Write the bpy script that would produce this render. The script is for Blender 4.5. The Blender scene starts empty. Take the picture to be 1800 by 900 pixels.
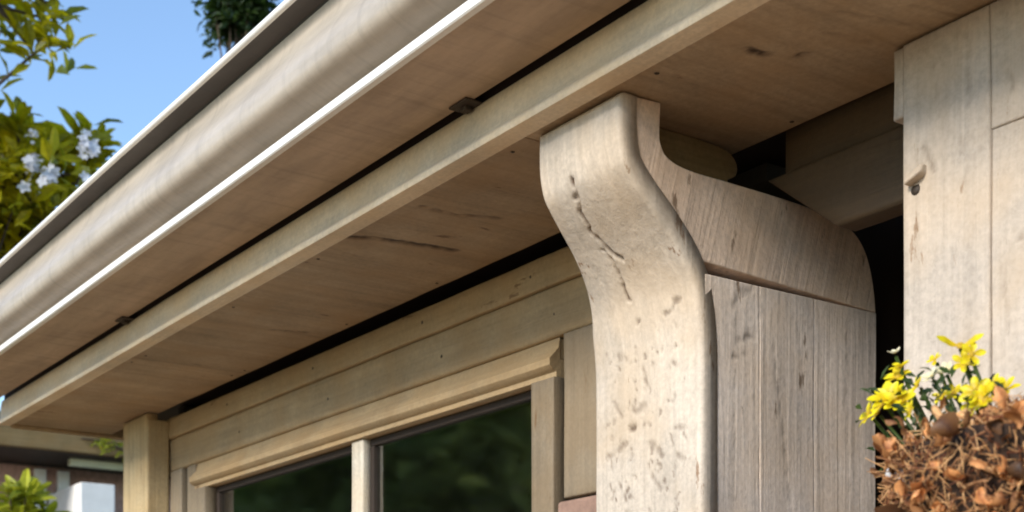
import bpy, bmesh, math, random
import numpy as np
from mathutils import Vector, Matrix, noise

random.seed(7); rng = np.random.default_rng(7)
sc = bpy.context.scene
C = sc.collection
EYE = 1.6            # eye height; heights below are given from the eye, the ground lies at -EYE

# ------------------------------------------------------------------ camera, sky, sun, exposure
YAW = math.atan(1750 / 2510)
cam = bpy.data.cameras.new('camera')
cam.sensor_width = 36; cam.lens = 36 * 2510 / 1800
cam.shift_y = (1235 - 450) / 1800
cam.clip_start = 0.02; cam.clip_end = 2000
cam.dof.use_dof = True; cam.dof.focus_distance = 1.95; cam.dof.aperture_fstop = 9
co = bpy.data.objects.new('camera', cam); C.objects.link(co)
co.location = (0, 0, EYE)
fw = Vector((-math.cos(YAW), math.sin(YAW), 0))
co.rotation_euler = fw.to_track_quat('-Z', 'Y').to_euler()
sc.camera = co

SUN_AZ, SUN_EL = math.radians(-13), math.radians(27.5)     # azimuth from the wall's outward normal towards the far end
S = Vector((-math.sin(SUN_AZ) * math.cos(SUN_EL), -math.cos(SUN_AZ) * math.cos(SUN_EL), math.sin(SUN_EL)))
w = bpy.data.worlds.new('World'); sc.world = w; w.use_nodes = True
sky = w.node_tree.nodes.new('ShaderNodeTexSky'); sky.sky_type = 'NISHITA'; sky.sun_disc = False
sky.sun_elevation = SUN_EL; sky.sun_rotation = math.atan2(S.x, S.y)
sky.air_density = 1.05; sky.dust_density = 0.1; sky.ozone_density = 2.6
bg = w.node_tree.nodes['Background']; bg.inputs[1].default_value = 0.12
w.node_tree.links.new(sky.outputs[0], bg.inputs[0])
sl = bpy.data.lights.new('sun', 'SUN'); sl.energy = 2.0; sl.angle = math.radians(16); sl.color = (1, .92, .80)
so = bpy.data.objects.new('sun', sl); C.objects.link(so)
so.rotation_euler = S.to_track_quat('Z', 'Y').to_euler(); so.location = (-6, -6, 12)
vs = sc.view_settings
vs.view_transform = 'Standard'; vs.look = 'None'; vs.gamma = 1; vs.exposure = 1.2
sc.cycles.max_bounces = 10; sc.cycles.diffuse_bounces = 6; sc.cycles.use_denoising = True
sc.cycles.filter_width = 1.9

# ------------------------------------------------------------------ materials
def nodes(name):
    m = bpy.data.materials.new(name); m.use_nodes = True
    nt = m.node_tree; return m, nt, nt.nodes['Principled BSDF'], nt.nodes, nt.links

def ramp(N, pts):
    r = N.new('ShaderNodeValToRGB'); e = r.color_ramp.elements
    while len(e) < len(pts): e.new(0.5)
    for i, (p, c) in enumerate(pts):
        e[i].position = p; e[i].color = (*c, 1) if not isinstance(c, (int, float)) else (c, c, c, 1)
    return r

def tex(N, L, vec, scale, detail=6, rough=.6, dist=0.0):
    t = N.new('ShaderNodeTexNoise'); t.inputs['Scale'].default_value = scale
    t.inputs['Detail'].default_value = detail; t.inputs['Roughness'].default_value = rough
    t.inputs['Distortion'].default_value = dist
    L.new(vec, t.inputs['Vector']); return t

def mixc(N, L, fac, a, b, mode='MIX'):
    m = N.new('ShaderNodeMix'); m.data_type = 'RGBA'; m.blend_type = mode
    for sck, v in ((m.inputs[0], fac), (m.inputs[6], a), (m.inputs[7], b)):
        if hasattr(v, 'links'): L.new(v, sck)
        elif isinstance(v, tuple): sck.default_value = (*v, 1)
        else: sck.default_value = v
    return m.outputs[2]

def wood_paint(name, base, wood=(.16, .085, .04), grain='z', peel=.0, contrast=.5, rough=.6, bump=.5, gs=1.0, seed=0.0, tilt=0.0):
    """weathered paint on sawn timber: grain along one axis, blotches, flecks, peeled spots and the marks of attribute 'wear'"""
    m, nt, P, N, L = nodes(name)
    tc = N.new('ShaderNodeTexCoord'); mp = N.new('ShaderNodeMapping')
    s = [70 * gs] * 3; s['xyz'.index(grain)] = 2.6 * gs
    mp.inputs['Scale'].default_value = s; mp.inputs['Location'].default_value = (seed, seed * 1.7, seed * .6)
    if tilt:
        mp0 = N.new('ShaderNodeMapping'); mp0.inputs['Rotation'].default_value = (tilt, 0, 0)
        L.new(tc.outputs['Object'], mp0.inputs[0]); L.new(mp0.outputs[0], mp.inputs[0])
    else:
        L.new(tc.outputs['Object'], mp.inputs[0])
    g = tex(N, L, mp.outputs[0], 1, 8, .62, .6)
    b = tex(N, L, tc.outputs['Object'], 6, 4, .6)
    f = tex(N, L, tc.outputs['Object'], 140, 3, .7)
    gr = ramp(N, [(.30, 1 - contrast), (.52, .92), (.75, 1.08)]); L.new(g.outputs[0], gr.inputs[0])
    br = ramp(N, [(.3, .78), (.7, 1.08)]); L.new(b.outputs[0], br.inputs[0])
    fr = ramp(N, [(.3, .84), (.65, 1.06)]); L.new(f.outputs[0], fr.inputs[0])
    col = mixc(N, L, 1.0, base, gr.outputs[0], 'MULTIPLY')
    col = mixc(N, L, 1.0, col, br.outputs[0], 'MULTIPLY')
    col = mixc(N, L, 1.0, col, fr.outputs[0], 'MULTIPLY')
    hue = tex(N, L, tc.outputs['Object'], 9, 3, .5)
    hr = ramp(N, [(.42, 0.0), (.68, .45)]); L.new(hue.outputs[0], hr.inputs[0])
    col = mixc(N, L, hr.outputs[0], col, tuple(a * k for a, k in zip(base, (.86, .74, .58))))
    wd = mixc(N, L, gr.outputs[0], tuple(c * .45 for c in wood), wood)
    if peel > 0:
        pm = N.new('ShaderNodeMapping'); ps = [26.] * 3; ps['xyz'.index(grain)] = 7
        pm.inputs['Scale'].default_value = ps; pm.inputs['Location'].default_value = (seed + 3, seed, 1)
        L.new(tc.outputs['Object'], pm.inputs[0])
        p = tex(N, L, pm.outputs[0], 1, 7, .65)
        pr = ramp(N, [(.66 - peel * .12, 0.0), (.70 - peel * .12, .85)]); L.new(p.outputs[0], pr.inputs[0])
        col = mixc(N, L, pr.outputs[0], col, wd)
    at = N.new('ShaderNodeAttribute'); at.attribute_name = 'wear'
    col = mixc(N, L, at.outputs['Fac'], col, tuple(c * .35 for c in wood))
    L.new(col, P.inputs['Base Color'])
    rr = ramp(N, [(.3, rough + .2), (.7, rough - .05)]); L.new(b.outputs[0], rr.inputs[0]); L.new(rr.outputs[0], P.inputs['Roughness'])
    bp = N.new('ShaderNodeBump'); bp.inputs['Strength'].default_value = bump; bp.inputs['Distance'].default_value = .004
    hmix = mixc(N, L, .3, g.outputs[0], f.outputs[0]); L.new(hmix, bp.inputs['Height']); L.new(bp.outputs[0], P.inputs['Normal'])
    P.inputs['Specular IOR Level'].default_value = .35
    return m

def coat(name, base, rough=.35, bump=.04, dirt=.2, metal=0.0):
    """factory-coated sheet metal with faint dirt streaks"""
    m, nt, P, N, L = nodes(name)
    tc = N.new('ShaderNodeTexCoord'); mp = N.new('ShaderNodeMapping'); mp.inputs['Scale'].default_value = (3, 14, 14)
    L.new(tc.outputs['Object'], mp.inputs[0])
    a = tex(N, L, mp.outputs[0], 1.4, 6, .6); f = tex(N, L, tc.outputs['Object'], 90, 4, .6)
    r1 = ramp(N, [(.35, 1 - dirt), (.65, 1.04)]); L.new(a.outputs[0], r1.inputs[0])
    r2 = ramp(N, [(.3, .95), (.7, 1.03)]); L.new(f.outputs[0], r2.inputs[0])
    ms = N.new('ShaderNodeMapping'); ms.inputs['Scale'].default_value = (34, 2.5, 2.5); L.new(tc.outputs['Object'], ms.inputs[0])
    st = tex(N, L, ms.outputs[0], 1, 5, .7); rs = ramp(N, [(.28, 1 - dirt), (.5, 1.0)]); L.new(st.outputs[0], rs.inputs[0])
    col = mixc(N, L, 1.0, base, r1.outputs[0], 'MULTIPLY'); col = mixc(N, L, 1.0, col, r2.outputs[0], 'MULTIPLY'); col = mixc(N, L, 1.0, col, rs.outputs[0], 'MULTIPLY')
    L.new(col, P.inputs['Base Color']); P.inputs['Metallic'].default_value = metal
    r3 = ramp(N, [(.3, rough + .12), (.7, rough)]); L.new(a.outputs[0], r3.inputs[0]); L.new(r3.outputs[0], P.inputs['Roughness'])
    bp = N.new('ShaderNodeBump'); bp.inputs['Strength'].default_value = bump; bp.inputs['Distance'].default_value = .003
    L.new(f.outputs[0], bp.inputs['Height']); L.new(bp.outputs[0], P.inputs['Normal'])
    return m

def plain(name, base, rough=.8, var=.3, scale=12, bump=.3, dist=.004):
    m, nt, P, N, L = nodes(name)
    tc = N.new('ShaderNodeTexCoord'); a = tex(N, L, tc.outputs['Object'], scale, 7, .65)
    r = ramp(N, [(.3, 1 - var), (.7, 1 + var * .4)]); L.new(a.outputs[0], r.inputs[0])
    L.new(mixc(N, L, 1.0, base, r.outputs[0], 'MULTIPLY'), P.inputs['Base Color']); P.inputs['Roughness'].default_value = rough
    bp = N.new('ShaderNodeBump'); bp.inputs['Strength'].default_value = bump; bp.inputs['Distance'].default_value = dist
    L.new(a.outputs[0], bp.inputs['Height']); L.new(bp.outputs[0], P.inputs['Normal'])
    return m

def leafmat(name, dark, light, trans=.45, rough=.45):
    m, nt, P, N, L = nodes(name)
    at = N.new('ShaderNodeAttribute'); at.attribute_name = 'tint'
    col = mixc(N, L, at.outputs['Fac'], dark, light)
    tc = N.new('ShaderNodeTexCoord'); a = tex(N, L, tc.outputs['Object'], 30, 3)
    r = ramp(N, [(.3, .75), (.7, 1.15)]); L.new(a.outputs[0], r.inputs[0])
    col = mixc(N, L, 1.0, col, r.outputs[0], 'MULTIPLY')
    L.new(col, P.inputs['Base Color']); P.inputs['Roughness'].default_value = rough
    t = N.new('ShaderNodeBsdfTranslucent'); L.new(col, t.inputs[0])
    mx = N.new('ShaderNodeMixShader'); mx.inputs[0].default_value = trans
    L.new(P.outputs[0], mx.inputs[1]); L.new(t.outputs[0], mx.inputs[2])
    L.new(mx.outputs[0], N['Material Output'].inputs['Surface'])
    return m

def per_object_tone(m, lo, hi):
    N, L = m.node_tree.nodes, m.node_tree.links; P = N['Principled BSDF']
    src = P.inputs['Base Color'].links[0].from_socket
    oi = N.new('ShaderNodeObjectInfo'); r = ramp(N, [(0.0, lo), (1.0, hi)]); L.new(oi.outputs['Random'], r.inputs[0])
    c = mixc(N, L, 1.0, src, r.outputs[0], 'MULTIPLY'); L.new(c, P.inputs['Base Color'])
    for n in N:
        if n.type == 'BSDF_TRANSLUCENT': L.new(c, n.inputs[0])

def glass():
    m, nt, P, N, L = nodes('window_glass')
    fr = N.new('ShaderNodeFresnel'); fr.inputs[0].default_value = 1.52
    mu = N.new('ShaderNodeMath'); mu.operation = 'MULTIPLY'; mu.inputs[1].default_value = 3.0; L.new(fr.outputs[0], mu.inputs[0])
    tr = N.new('ShaderNodeBsdfTransparent'); tr.inputs[0].default_value = (.80, .86, .82, 1)
    gl = N.new('ShaderNodeBsdfGlossy'); gl.inputs['Roughness'].default_value = .05
    tc = N.new('ShaderNodeTexCoord'); a = tex(N, L, tc.outputs['Object'], 3.0, 2)
    bp = N.new('ShaderNodeBump'); bp.inputs['Strength'].default_value = .04; bp.inputs['Distance'].default_value = .02
    L.new(a.outputs[0], bp.inputs['Height']); L.new(bp.outputs[0], gl.inputs['Normal'])
    mx = N.new('ShaderNodeMixShader'); L.new(mu.outputs[0], mx.inputs[0]); L.new(tr.outputs[0], mx.inputs[1]); L.new(gl.outputs[0], mx.inputs[2])
    L.new(mx.outputs[0], N['Material Output'].inputs['Surface'])
    return m

CREAM = (.60, .52, .42)
M = dict(
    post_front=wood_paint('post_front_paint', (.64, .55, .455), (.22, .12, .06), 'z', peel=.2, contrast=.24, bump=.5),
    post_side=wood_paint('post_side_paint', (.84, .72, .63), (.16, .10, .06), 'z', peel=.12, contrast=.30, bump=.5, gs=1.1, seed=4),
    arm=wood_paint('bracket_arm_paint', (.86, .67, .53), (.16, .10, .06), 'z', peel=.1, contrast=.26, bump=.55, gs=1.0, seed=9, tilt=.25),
    rpost=wood_paint('right_post_paint', (.59, .51, .435), (.25, .15, .08), 'z', peel=.16, contrast=.22, bump=.7, seed=13),
    lpost=wood_paint('far_post_paint', (.54, .42, .245), (.16, .09, .04), 'z', peel=.1, contrast=.4, bump=.6, seed=17),
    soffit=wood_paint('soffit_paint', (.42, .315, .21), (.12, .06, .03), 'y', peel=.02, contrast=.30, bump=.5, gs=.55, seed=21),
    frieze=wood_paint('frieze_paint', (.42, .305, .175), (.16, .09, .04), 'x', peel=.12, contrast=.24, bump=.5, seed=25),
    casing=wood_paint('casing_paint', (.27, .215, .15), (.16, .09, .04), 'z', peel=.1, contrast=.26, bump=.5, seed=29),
    fascia=wood_paint('fascia_paint', (.80, .675, .51), (.2, .12, .06), 'x', peel=.0, contrast=.14, bump=.25, seed=31),
    beam=wood_paint('beam_paint', (.085, .055, .028), (.12, .07, .03), 'x', peel=.1, contrast=.4, bump=.5, seed=35),
    block=wood_paint('block_paint', (.26, .185, .09), (.16, .09, .04), 'y', peel=.1, contrast=.3, bump=.5, seed=39),
    mullion=wood_paint('mullion_paint', (.70, .64, .54), (.2, .12, .06), 'z', peel=.06, contrast=.3, bump=.4, seed=41),
    gutter=coat('gutter_coating', (.50, .435, .36), .32, .03, .22),
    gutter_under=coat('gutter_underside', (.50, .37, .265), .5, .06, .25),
    lip=coat('gutter_lip_sunlit_white', (.86, .85, .82), .3, .02, .06),  # near white, so lip and rim carry their sunlit brightness in the colour
    rim_shade=coat('rim_shade_brown', (.035, .022, .015), .45, .05, .3),  # dark brown that paints the shade under the rolled rim
    hanger=plain('rusty_hanger_and_hole_dark', (.05, .035, .025), .7),
    dark=plain('dark_timber_and_gap_shade', (.030, .018, .012), .8, .4),
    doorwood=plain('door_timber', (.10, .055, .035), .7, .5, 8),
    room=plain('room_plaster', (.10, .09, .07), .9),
    curtain=plain('curtain_cloth', (.20, .19, .14), .9),
    rooftile=plain('roof_tile', (.20, .10, .07), .8, .4, 20),
    glass=glass(),
    terracotta=plain('terracotta', (.30, .185, .14), .8, .35, 40),
    brick=plain('neighbour_brick', (.52, .32, .28), .85, .35, 30),
    white=plain('white_render', (.86, .86, .86), .7, .08, 10),
    nfascia=wood_paint('neighbour_fascia_paint', (.30, .21, .10), (.16, .09, .04), 'y', contrast=.3, bump=.3, seed=51),
    npale=plain('pale_gutter_paint', (.66, .68, .50), .6, .15, 8),
    leaf=leafmat('broad_leaf', (.17, .20, .006), (.88, .74, .012), .5),
    leafdark=leafmat('dark_leaf', (.014, .035, .008), (.07, .12, .02)),
    leafback=leafmat('hedge_leaf', (.14, .19, .04), (.42, .52, .14), .5),
    leafbright=leafmat('bright_leaf', (.12, .17, .01), (.50, .50, .03)),
    bark=plain('bark', (.10, .07, .045), .9, .5, 14, .9, .01),
    blossom=leafmat('white_blossom', (.55, .56, .66), (.86, .87, .92), .25),
    petal=leafmat('yellow_petal', (.72, .42, .01), (.88, .78, .015), .35),
    petalpale=leafmat('cream_petal', (.84, .72, .30), (.88, .84, .62), .35),
    fcentre=plain('flower_centre', (.50, .32, .02), .9),
    dry=leafmat('dry_leaf', (.19, .05, .016), (.80, .38, .14), .25, .6),
    straw=leafmat('straw', (.22, .06, .02), (.86, .50, .22), .2, .6),
    coir=plain('coir', (.05, .024, .012), .95, .6, 60, 1.0, .01),
    wire=plain('dark_wire', (.02, .02, .018), .5),
    pebble=plain('pale_pebble', (.72, .68, .66), .6, .2, 30),
    ground=plain('garden_soil_and_grass', (.10, .12, .05), .95, .4, 3),
    warm_bounce=plain('warm_bounce_paving', (.32, .19, .09), .9, .25, 5),  # warm tone chosen to tint the light bounced onto the undersides
)

per_object_tone(M['dry'], .15, 1.5)
for _k in ('soffit', 'frieze', 'post_side', 'casing'): per_object_tone(M[_k], .86, 1.12)

# ------------------------------------------------------------------ builders
ROOT = {}
def prop(o, label=None, cat=None, group=None, kind=None):
    if label: o['label'] = label
    if cat: o['category'] = cat
    if group: o['group'] = group
    if kind: o['kind'] = kind
    return o

def thing(name, label, cat, loc, group=None):
    """an Empty at the thing's base; loc's height is counted from the eye"""
    o = bpy.data.objects.new(name, None); C.objects.link(o); o.empty_display_size = .1
    o.location = (loc[0], loc[1], loc[2] + EYE); ROOT[o.name] = Vector(o.location)
    return prop(o, label, cat, group)

def obj(name, verts, faces, mat, parent=None, smooth=False, attr=None, kind=None):
    off = ROOT[parent.name] if parent is not None else Vector((0, 0, 0))
    V = np.asarray(verts, float) + np.array([0, 0, EYE]) - np.array(off)
    me = bpy.data.meshes.new(name); me.from_pydata(V.tolist(), [], [list(map(int, f)) for f in faces]); me.update()
    if smooth: me.shade_smooth()
    for an, vals in (attr or {}).items():
        a = me.attributes.new(an, 'FLOAT', 'POINT'); a.data.foreach_set('value', np.asarray(vals, np.float32))
    me.materials.append(mat)
    o = bpy.data.objects.new(name, me); C.objects.link(o)
    if parent is not None: o.parent = parent; ROOT[o.name] = off
    if kind: o['kind'] = kind
    return o

def bevel(o, wdt=.003, seg=2):
    b = o.modifiers.new('bevel', 'BEVEL'); b.width = wdt; b.segments = seg; b.limit_method = 'ANGLE'; b.angle_limit = math.radians(35)
    return o

def box_vf(x0, x1, y0, y1, z0, z1):
    v = [(x, y, z) for x in (x0, x1) for y in (y0, y1) for z in (z0, z1)]
    return v, [(0, 1, 3, 2), (4, 6, 7, 5), (0, 4, 5, 1), (2, 3, 7, 6), (0, 2, 6, 4), (1, 5, 7, 3)]

def box(name, b, mat, parent=None, bev=.003):
    v, f = box_vf(*b); o = obj(name, v, f, mat, parent)
    return bevel(o, bev) if bev else o

def polyline_dist(V, pts):
    pts = np.asarray(pts, float); best = np.full(len(V), 1e9)
    if len(pts) == 1: return np.linalg.norm(V - pts[0], axis=1)
    for a, b in zip(pts[:-1], pts[1:]):
        d = b - a; t = np.clip(((V - a) @ d) / (d @ d), 0, 1)
        best = np.minimum(best, np.linalg.norm(V - (a + t[:, None] * d), axis=1))
    return best

def vnoise(V, s, seed=0.0):
    return np.array([noise.noise(Vector((p[0] * s + seed, p[1] * s, p[2] * s))) for p in V])

def apply_marks(V, Nrm, marks, warp=.0012):
    """cracks and knots cut into the surface; returns moved vertices and how far each is worn"""
    wear = np.zeros(len(V)); n1 = vnoise(V, 160, 3); n2 = vnoise(V, 7, 11)
    D = n2 * warp
    n3, n4 = vnoise(V, 75, 31), vnoise(V, 75, 57)
    W0 = V + np.stack([n3, n4, -n3], 1) * .005 + np.stack([n1, n1, -n1], 1) * .002
    for pts, r, dep, wr in marks:
        d = polyline_dist(W0, pts)
        k = np.clip(1.25 - d / r, 0, 1)
        wear = np.maximum(wear, wr * np.clip(k * 1.2, 0, 1) ** 1.3 * np.clip(.75 + .8 * n3 + .5 * n1, .1, 1)); D = D - dep * k * .8
    return V + Nrm * D[:, None], np.clip(wear, 0, 1)

def steps(a, b, fine0, fine1, ds, dc):
    """spacing ds inside [fine0, fine1] and dc outside"""
    out = [a]
    while out[-1] < b - 1e-6:
        x = out[-1]; d = ds if fine0 - 1e-9 <= x < fine1 else dc
        if x < fine0 < x + d: d = fine0 - x
        out.append(min(b, x + d))
    return out

def board(name, mapf, wdt, us, vs_, t, bev, mat, parent, marks=(), warp=.0012):
    """a timber with a finely divided face: mapf(u, v, depth) -> point; us and vs_ are stations across and along"""
    def prof(st):
        a, b = st[0], st[-1]
        inner = [s for s in st if a + bev * 1.01 < s < b - bev * 1.01]
        return [(a, t), (a, bev), (a + bev * .3, bev * .3), (a + bev, 0)] + [(s, 0) for s in inner] + [(b - bev, 0), (b - bev * .3, bev * .3), (b, bev), (b, t)]
    pu, pv = prof(us), prof(vs_)
    V, Nn = [], []
    for v, dv in pv:
        for u, du in pu:
            d = max(du, dv)
            p = np.array(mapf(u, v, d)); V.append(p); q = np.array(mapf(u, v, d + .001)); n = p - q; Nn.append(n / np.linalg.norm(n))
    V = np.array(V); Nn = np.array(Nn); nu, nv = len(pu), len(pv)
    F = [(j * nu + i, j * nu + i + 1, (j + 1) * nu + i + 1, (j + 1) * nu + i) for j in range(nv - 1) for i in range(nu - 1)]
    F += [(j * nu, (j + 1) * nu, (j + 1) * nu + nu - 1, j * nu + nu - 1) for j in range(nv - 1)]
    V, wear = apply_marks(V, Nn, marks, warp)
    o = obj(name, V, F, mat, parent, attr={'wear': wear})
    bm = bmesh.new(); bm.from_mesh(o.data); bmesh.ops.recalc_face_normals(bm, faces=bm.faces)
    for f in bm.faces: f.smooth = True
    bm.to_mesh(o.data); bm.free()
    return o

def extrude_x(name, prof, x0, x1, mat, parent, smooth=True, nseg=24, wob=0.0):
    """closed (y, z) outline drawn out along the eave"""
    n = len(prof); xs = np.linspace(x0, x1, nseg + 1); V = []
    for k, x in enumerate(xs):
        dy, dz = wob * noise.noise(Vector((x * 1.7, 3, 0))), wob * noise.noise(Vector((x * 1.3, 9, 0)))
        V += [(x, y + dy, z + dz) for y, z in prof]
    F = [(k * n + i, k * n + (i + 1) % n, (k + 1) * n + (i + 1) % n, (k + 1) * n + i) for k in range(nseg) for i in range(n)]
    F += [tuple(range(n))[::-1], tuple(nseg * n + i for i in range(n))]
    o = obj(name, V, F, mat, parent)
    bm = bmesh.new(); bm.from_mesh(o.data); bmesh.ops.recalc_face_normals(bm, faces=bm.faces)
    for f in bm.faces: f.smooth = smooth and len(f.verts) == 4
    bm.to_mesh(o.data); bm.free()
    if smooth: o.data.set_sharp_from_angle(angle=math.radians(38))
    return o

def spline(pts, n):
    """Catmull-Rom through pts"""
    P = np.array(pts, float); P = np.vstack([2 * P[0] - P[1], P, 2 * P[-1] - P[-2]]); out = []
    for i in range(1, len(P) - 2):
        for t in np.linspace(0, 1, n, endpoint=False):
            a, b, c, d = P[i - 1:i + 3]
            out.append(.5 * (2 * b + (c - a) * t + (2 * a - 5 * b + 4 * c - d) * t * t + (3 * b - a - 3 * c + d) * t ** 3))
    out.append(P[-2]); return np.array(out)

def tube_vf(pts, rad, ns=7):
    pts = [Vector(p) for p in pts]; V, F = [], []
    up = Vector((.3, .2, 1)).normalized()
    for k, p in enumerate(pts):
        d = (pts[min(k + 1, len(pts) - 1)] - pts[max(k - 1, 0)]).normalized()
        a = d.cross(up); a = a.normalized() if a.length > 1e-3 else Vector((1, 0, 0)); b = d.cross(a)
        r = rad[k] if isinstance(rad, (list, tuple, np.ndarray)) else rad
        V += [tuple(p + (a * math.cos(2 * math.pi * i / ns) + b * math.sin(2 * math.pi * i / ns)) * r) for i in range(ns)]
    for k in range(len(pts) - 1):
        F += [(k * ns + i, k * ns + (i + 1) % ns, (k + 1) * ns + (i + 1) % ns, (k + 1) * ns + i) for i in range(ns)]
    F += [tuple(range(ns))[::-1], tuple((len(pts) - 1) * ns + i for i in range(ns))]
    return V, F

def join_vf(parts):
    V, F = [], []
    for v, f in parts:
        o = len(V); V += list(v); F += [tuple(i + o for i in q) for q in f]
    return V, F

# ------------------------------------------------------------------ the setting: ground and added bounce paving
def sheet(name, x0, x1, y0, y1, z, mat):
    o = obj(name, [(x0, y0, z), (x1, y0, z), (x1, y1, z), (x0, y1, z)], [(0, 1, 2, 3)], mat); o['kind'] = 'structure'; return o
sheet('ground', -400, 400, -400, 400, -EYE, M['ground'])
sheet('bounce_paving', -9, 8, -4.5, 1.9, -EYE + .006, M['warm_bounce'])  # unseen sheet added to bounce warm light up to the eave

# ------------------------------------------------------------------ gutter
X0, X1 = -3.98, 3.2
g = thing('gutter', 'pale coated metal roof gutter with a lower lip coloured sunlit white along the eave', 'gutter', (-.4, .95, .82))
face = spline([(.9290, .9785), (.9315, .966), (.9235, .944), (.907, .917), (.898, .897), (.897, .884), (.8985, .873), (.905, .8645), (.920, .857), (.945, .848), (.950, .8465)], 5)
inner = [(y + .0025, z) for y, z in face][::-1]
trough = [(.934, .984)] + [tuple(p) for p in face] + [(.950, .8232), (1.060, .8232), (1.060, .99), (1.057, .99), (1.057, .852), (.956, .852)] + inner[2:]
extrude_x('trough', trough, X0, X1, M['gutter'], g, True, 40, .0012)
ang = np.linspace(0, 2 * math.pi, 14, endpoint=False)
extrude_x('rolled_rim', [(.8985 + .0058 * math.cos(a), .9935 + .0058 * math.sin(a)) for a in ang], X0 - .002, X1, M['lip'], g, True, 40, .0012)
extrude_x('rim_shade_strip', [(.899, .9925), (.899, .988), (.922, .9865), (.928, .983), (.9292, .9788), (.936, .980), (.940, .9925)], X0 - .001, X1, M['rim_shade'], g, True, 40, .0012)  # added strip carrying the rim's shade in its colour
extrude_x('lower_lip', [(.9245, .8205), (.9265, .8188), (.936, .8188), (.936, .8330), (.9265, .8330), (.9245, .8315)], X0 - .001, X1, M['lip'], g, False, 40, .0008)
extrude_x('underside_tray', [(.9363, .8205), (1.066, .8190), (1.066, .8226), (.9363, .8226)], X0, X1, M['gutter_under'], g, False, 40, .0008)
v, f = [(X0 - .004, y, z) for y, z in trough[:len(face) + 4]], []
n = len(v); v2 = v + [(X0 - .001, y, z) for _, y, z in v]
obj('end_cap', v2, [tuple(range(n)), tuple(range(2 * n - 1, n - 1, -1))], M['gutter'], g)
for hx in (-2.975, -1.64, -.2, 1.3):
    vv, ff = join_vf([box_vf(hx - .022, hx + .022, 1.052, 1.0805, .8155, .8188), box_vf(hx - .007, hx + .007, 1.0615, 1.0735, .809, .8156)])
    bevel(obj('hanger', vv, ff, M['hanger'], g), .0015)

# ------------------------------------------------------------------ roof with fascia and soffit
rf = thing('roof', 'cream timber eave of the roof with boarded soffit above the window', 'roof', (-.4, 1.2, .75))
sl_t = math.tan(math.radians(22))
extrude_x('roof_covering', [(.965, 1.005), (5.0, 1.005 + 4.035 * sl_t), (5.0, 1.045 + 4.035 * sl_t), (.965, 1.028)], -4.03, 3.2, M['rooftile'], rf, False, 4)
obj('roof_slope_back', *box_vf(-4.03, 3.2, 5.002, 9.0, 1.0, 1.02), M['rooftile'], rf)
nose = [(1.080, .8170), (1.0772, .8140), (1.0750, .800), (1.0735, .782), (1.0725, .769), (1.0700, .765), (1.0665, .760), (1.0655, .7545), (1.0672, .7508), (1.0700, .7500), (1.098, .7500), (1.098, .8170)]
extrude_x('fascia_moulding', nose, -3.96, 3.2, M['fascia'], rf, True, 60, .0010)
extrude_x('gap_shade_backing', [(1.084, .8175), (1.10, .8175), (1.10, 1.0), (1.084, 1.0)], -3.96, 3.2, M['dark'], rf, False, 2)  # coloured dark so the gap over the moulding reads as shade
SOFFIT_MARKS = [
  ([(-2.051, 1.093, 0.752), (-2.026, 1.143, 0.752), (-2.015, 1.2, 0.752), (-2.004, 1.282, 0.752)], 0.0090, 0.0040, 1.0),
  ([(-1.852, 1.124, 0.752), (-1.857, 1.188, 0.752), (-1.832, 1.256, 0.752)], 0.0070, 0.0030, 0.6),
  ([(-1.962, 1.138, 0.752), (-1.945, 1.201, 0.752)], 0.0040, 0.0020, 0.25),
  ([(-1.195, 1.163, 0.752), (-1.193, 1.191, 0.752)], 0.0075, 0.0040, 1.0),
  ([(-1.168, 1.227, 0.752)], 0.0095, 0.0040, 1.0),
  ([(-2.105, 1.08, 0.752), (-2.128, 1.178, 0.752)], 0.0040, 0.0020, 0.25),
  ([(-2.64, 1.253, 0.752), (-2.62, 1.319, 0.752)], 0.0075, 0.0020, 0.5),
  ([(-1.116, 1.207, 0.752), (-1.101, 1.266, 0.752)], 0.0040, 0.0020, 0.25),
  ([(-1.073, 1.178, 0.752), (-1.048, 1.27, 0.752)], 0.0045, 0.0020, 0.30),
  ([(-1.018, 1.234, 0.752), (-0.999, 1.305, 0.752)], 0.0040, 0.0020, 0.25),
]
for a, b in ((-3.93, -3.03), (-3.028, -1.55), (-1.548, -.62), (-.618, .8), (.802, 3.2)):
    near = a < -.7
    mk = [k for k in SOFFIT_MARKS if a < k[0][0][0] < b]
    us = np.linspace(a, b, int((b - a) / (.004 if -3.1 < a < -.7 else .02)) + 2); ws = np.linspace(1.099, 1.37, 60 if near else 8)
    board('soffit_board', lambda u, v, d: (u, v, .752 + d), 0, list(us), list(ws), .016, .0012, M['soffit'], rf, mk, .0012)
box('end_board', (-3.962, -3.932, 1.10, 4.0, .745, 1.02), M['frieze'], rf)
obj('loft_lining', *box_vf(-3.9, 3.2, 1.11, 1.62, .795, .81), M['dark'], rf)

# ------------------------------------------------------------------ house wall, window, doorway
WX = -.4
wl = thing('house_wall', 'cream boarded house wall with a wide window under the eave', 'wall', (-2.5, 1.45, -EYE))
YW = 1.40
def xboard(name, x0, x1, z0, z1, y, t, mat, seg=.01, marks=(), bev=.003, warp=.0018):
    return board(name, lambda u, v, d: (u, y + d, v), 0, list(np.linspace(x0, x1, int((x1 - x0) / .03) + 2)), list(np.linspace(z0, z1, max(3, int((z1 - z0) / seg)))), t, bev, mat, wl, marks, warp)
NOTCH = [([(-1.905, YW, .62), (-1.885, YW, .600), (-1.880, YW, .57)], .006, .004, .9), ([(-1.865, YW, .636), (-1.876, YW, .612), (-1.880, YW, .59)], .005, .004, .9)]
xboard('frieze_board', -3.66, -1.585, .688, .742, YW - .002, .03, M['frieze'], bev=.004)
xboard('frieze_board', -3.66, -1.585, .603, .6875, YW + .003, .03, M['frieze'], marks=NOTCH, bev=.006)
WX0, WX1 = -3.41, -1.885
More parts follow.
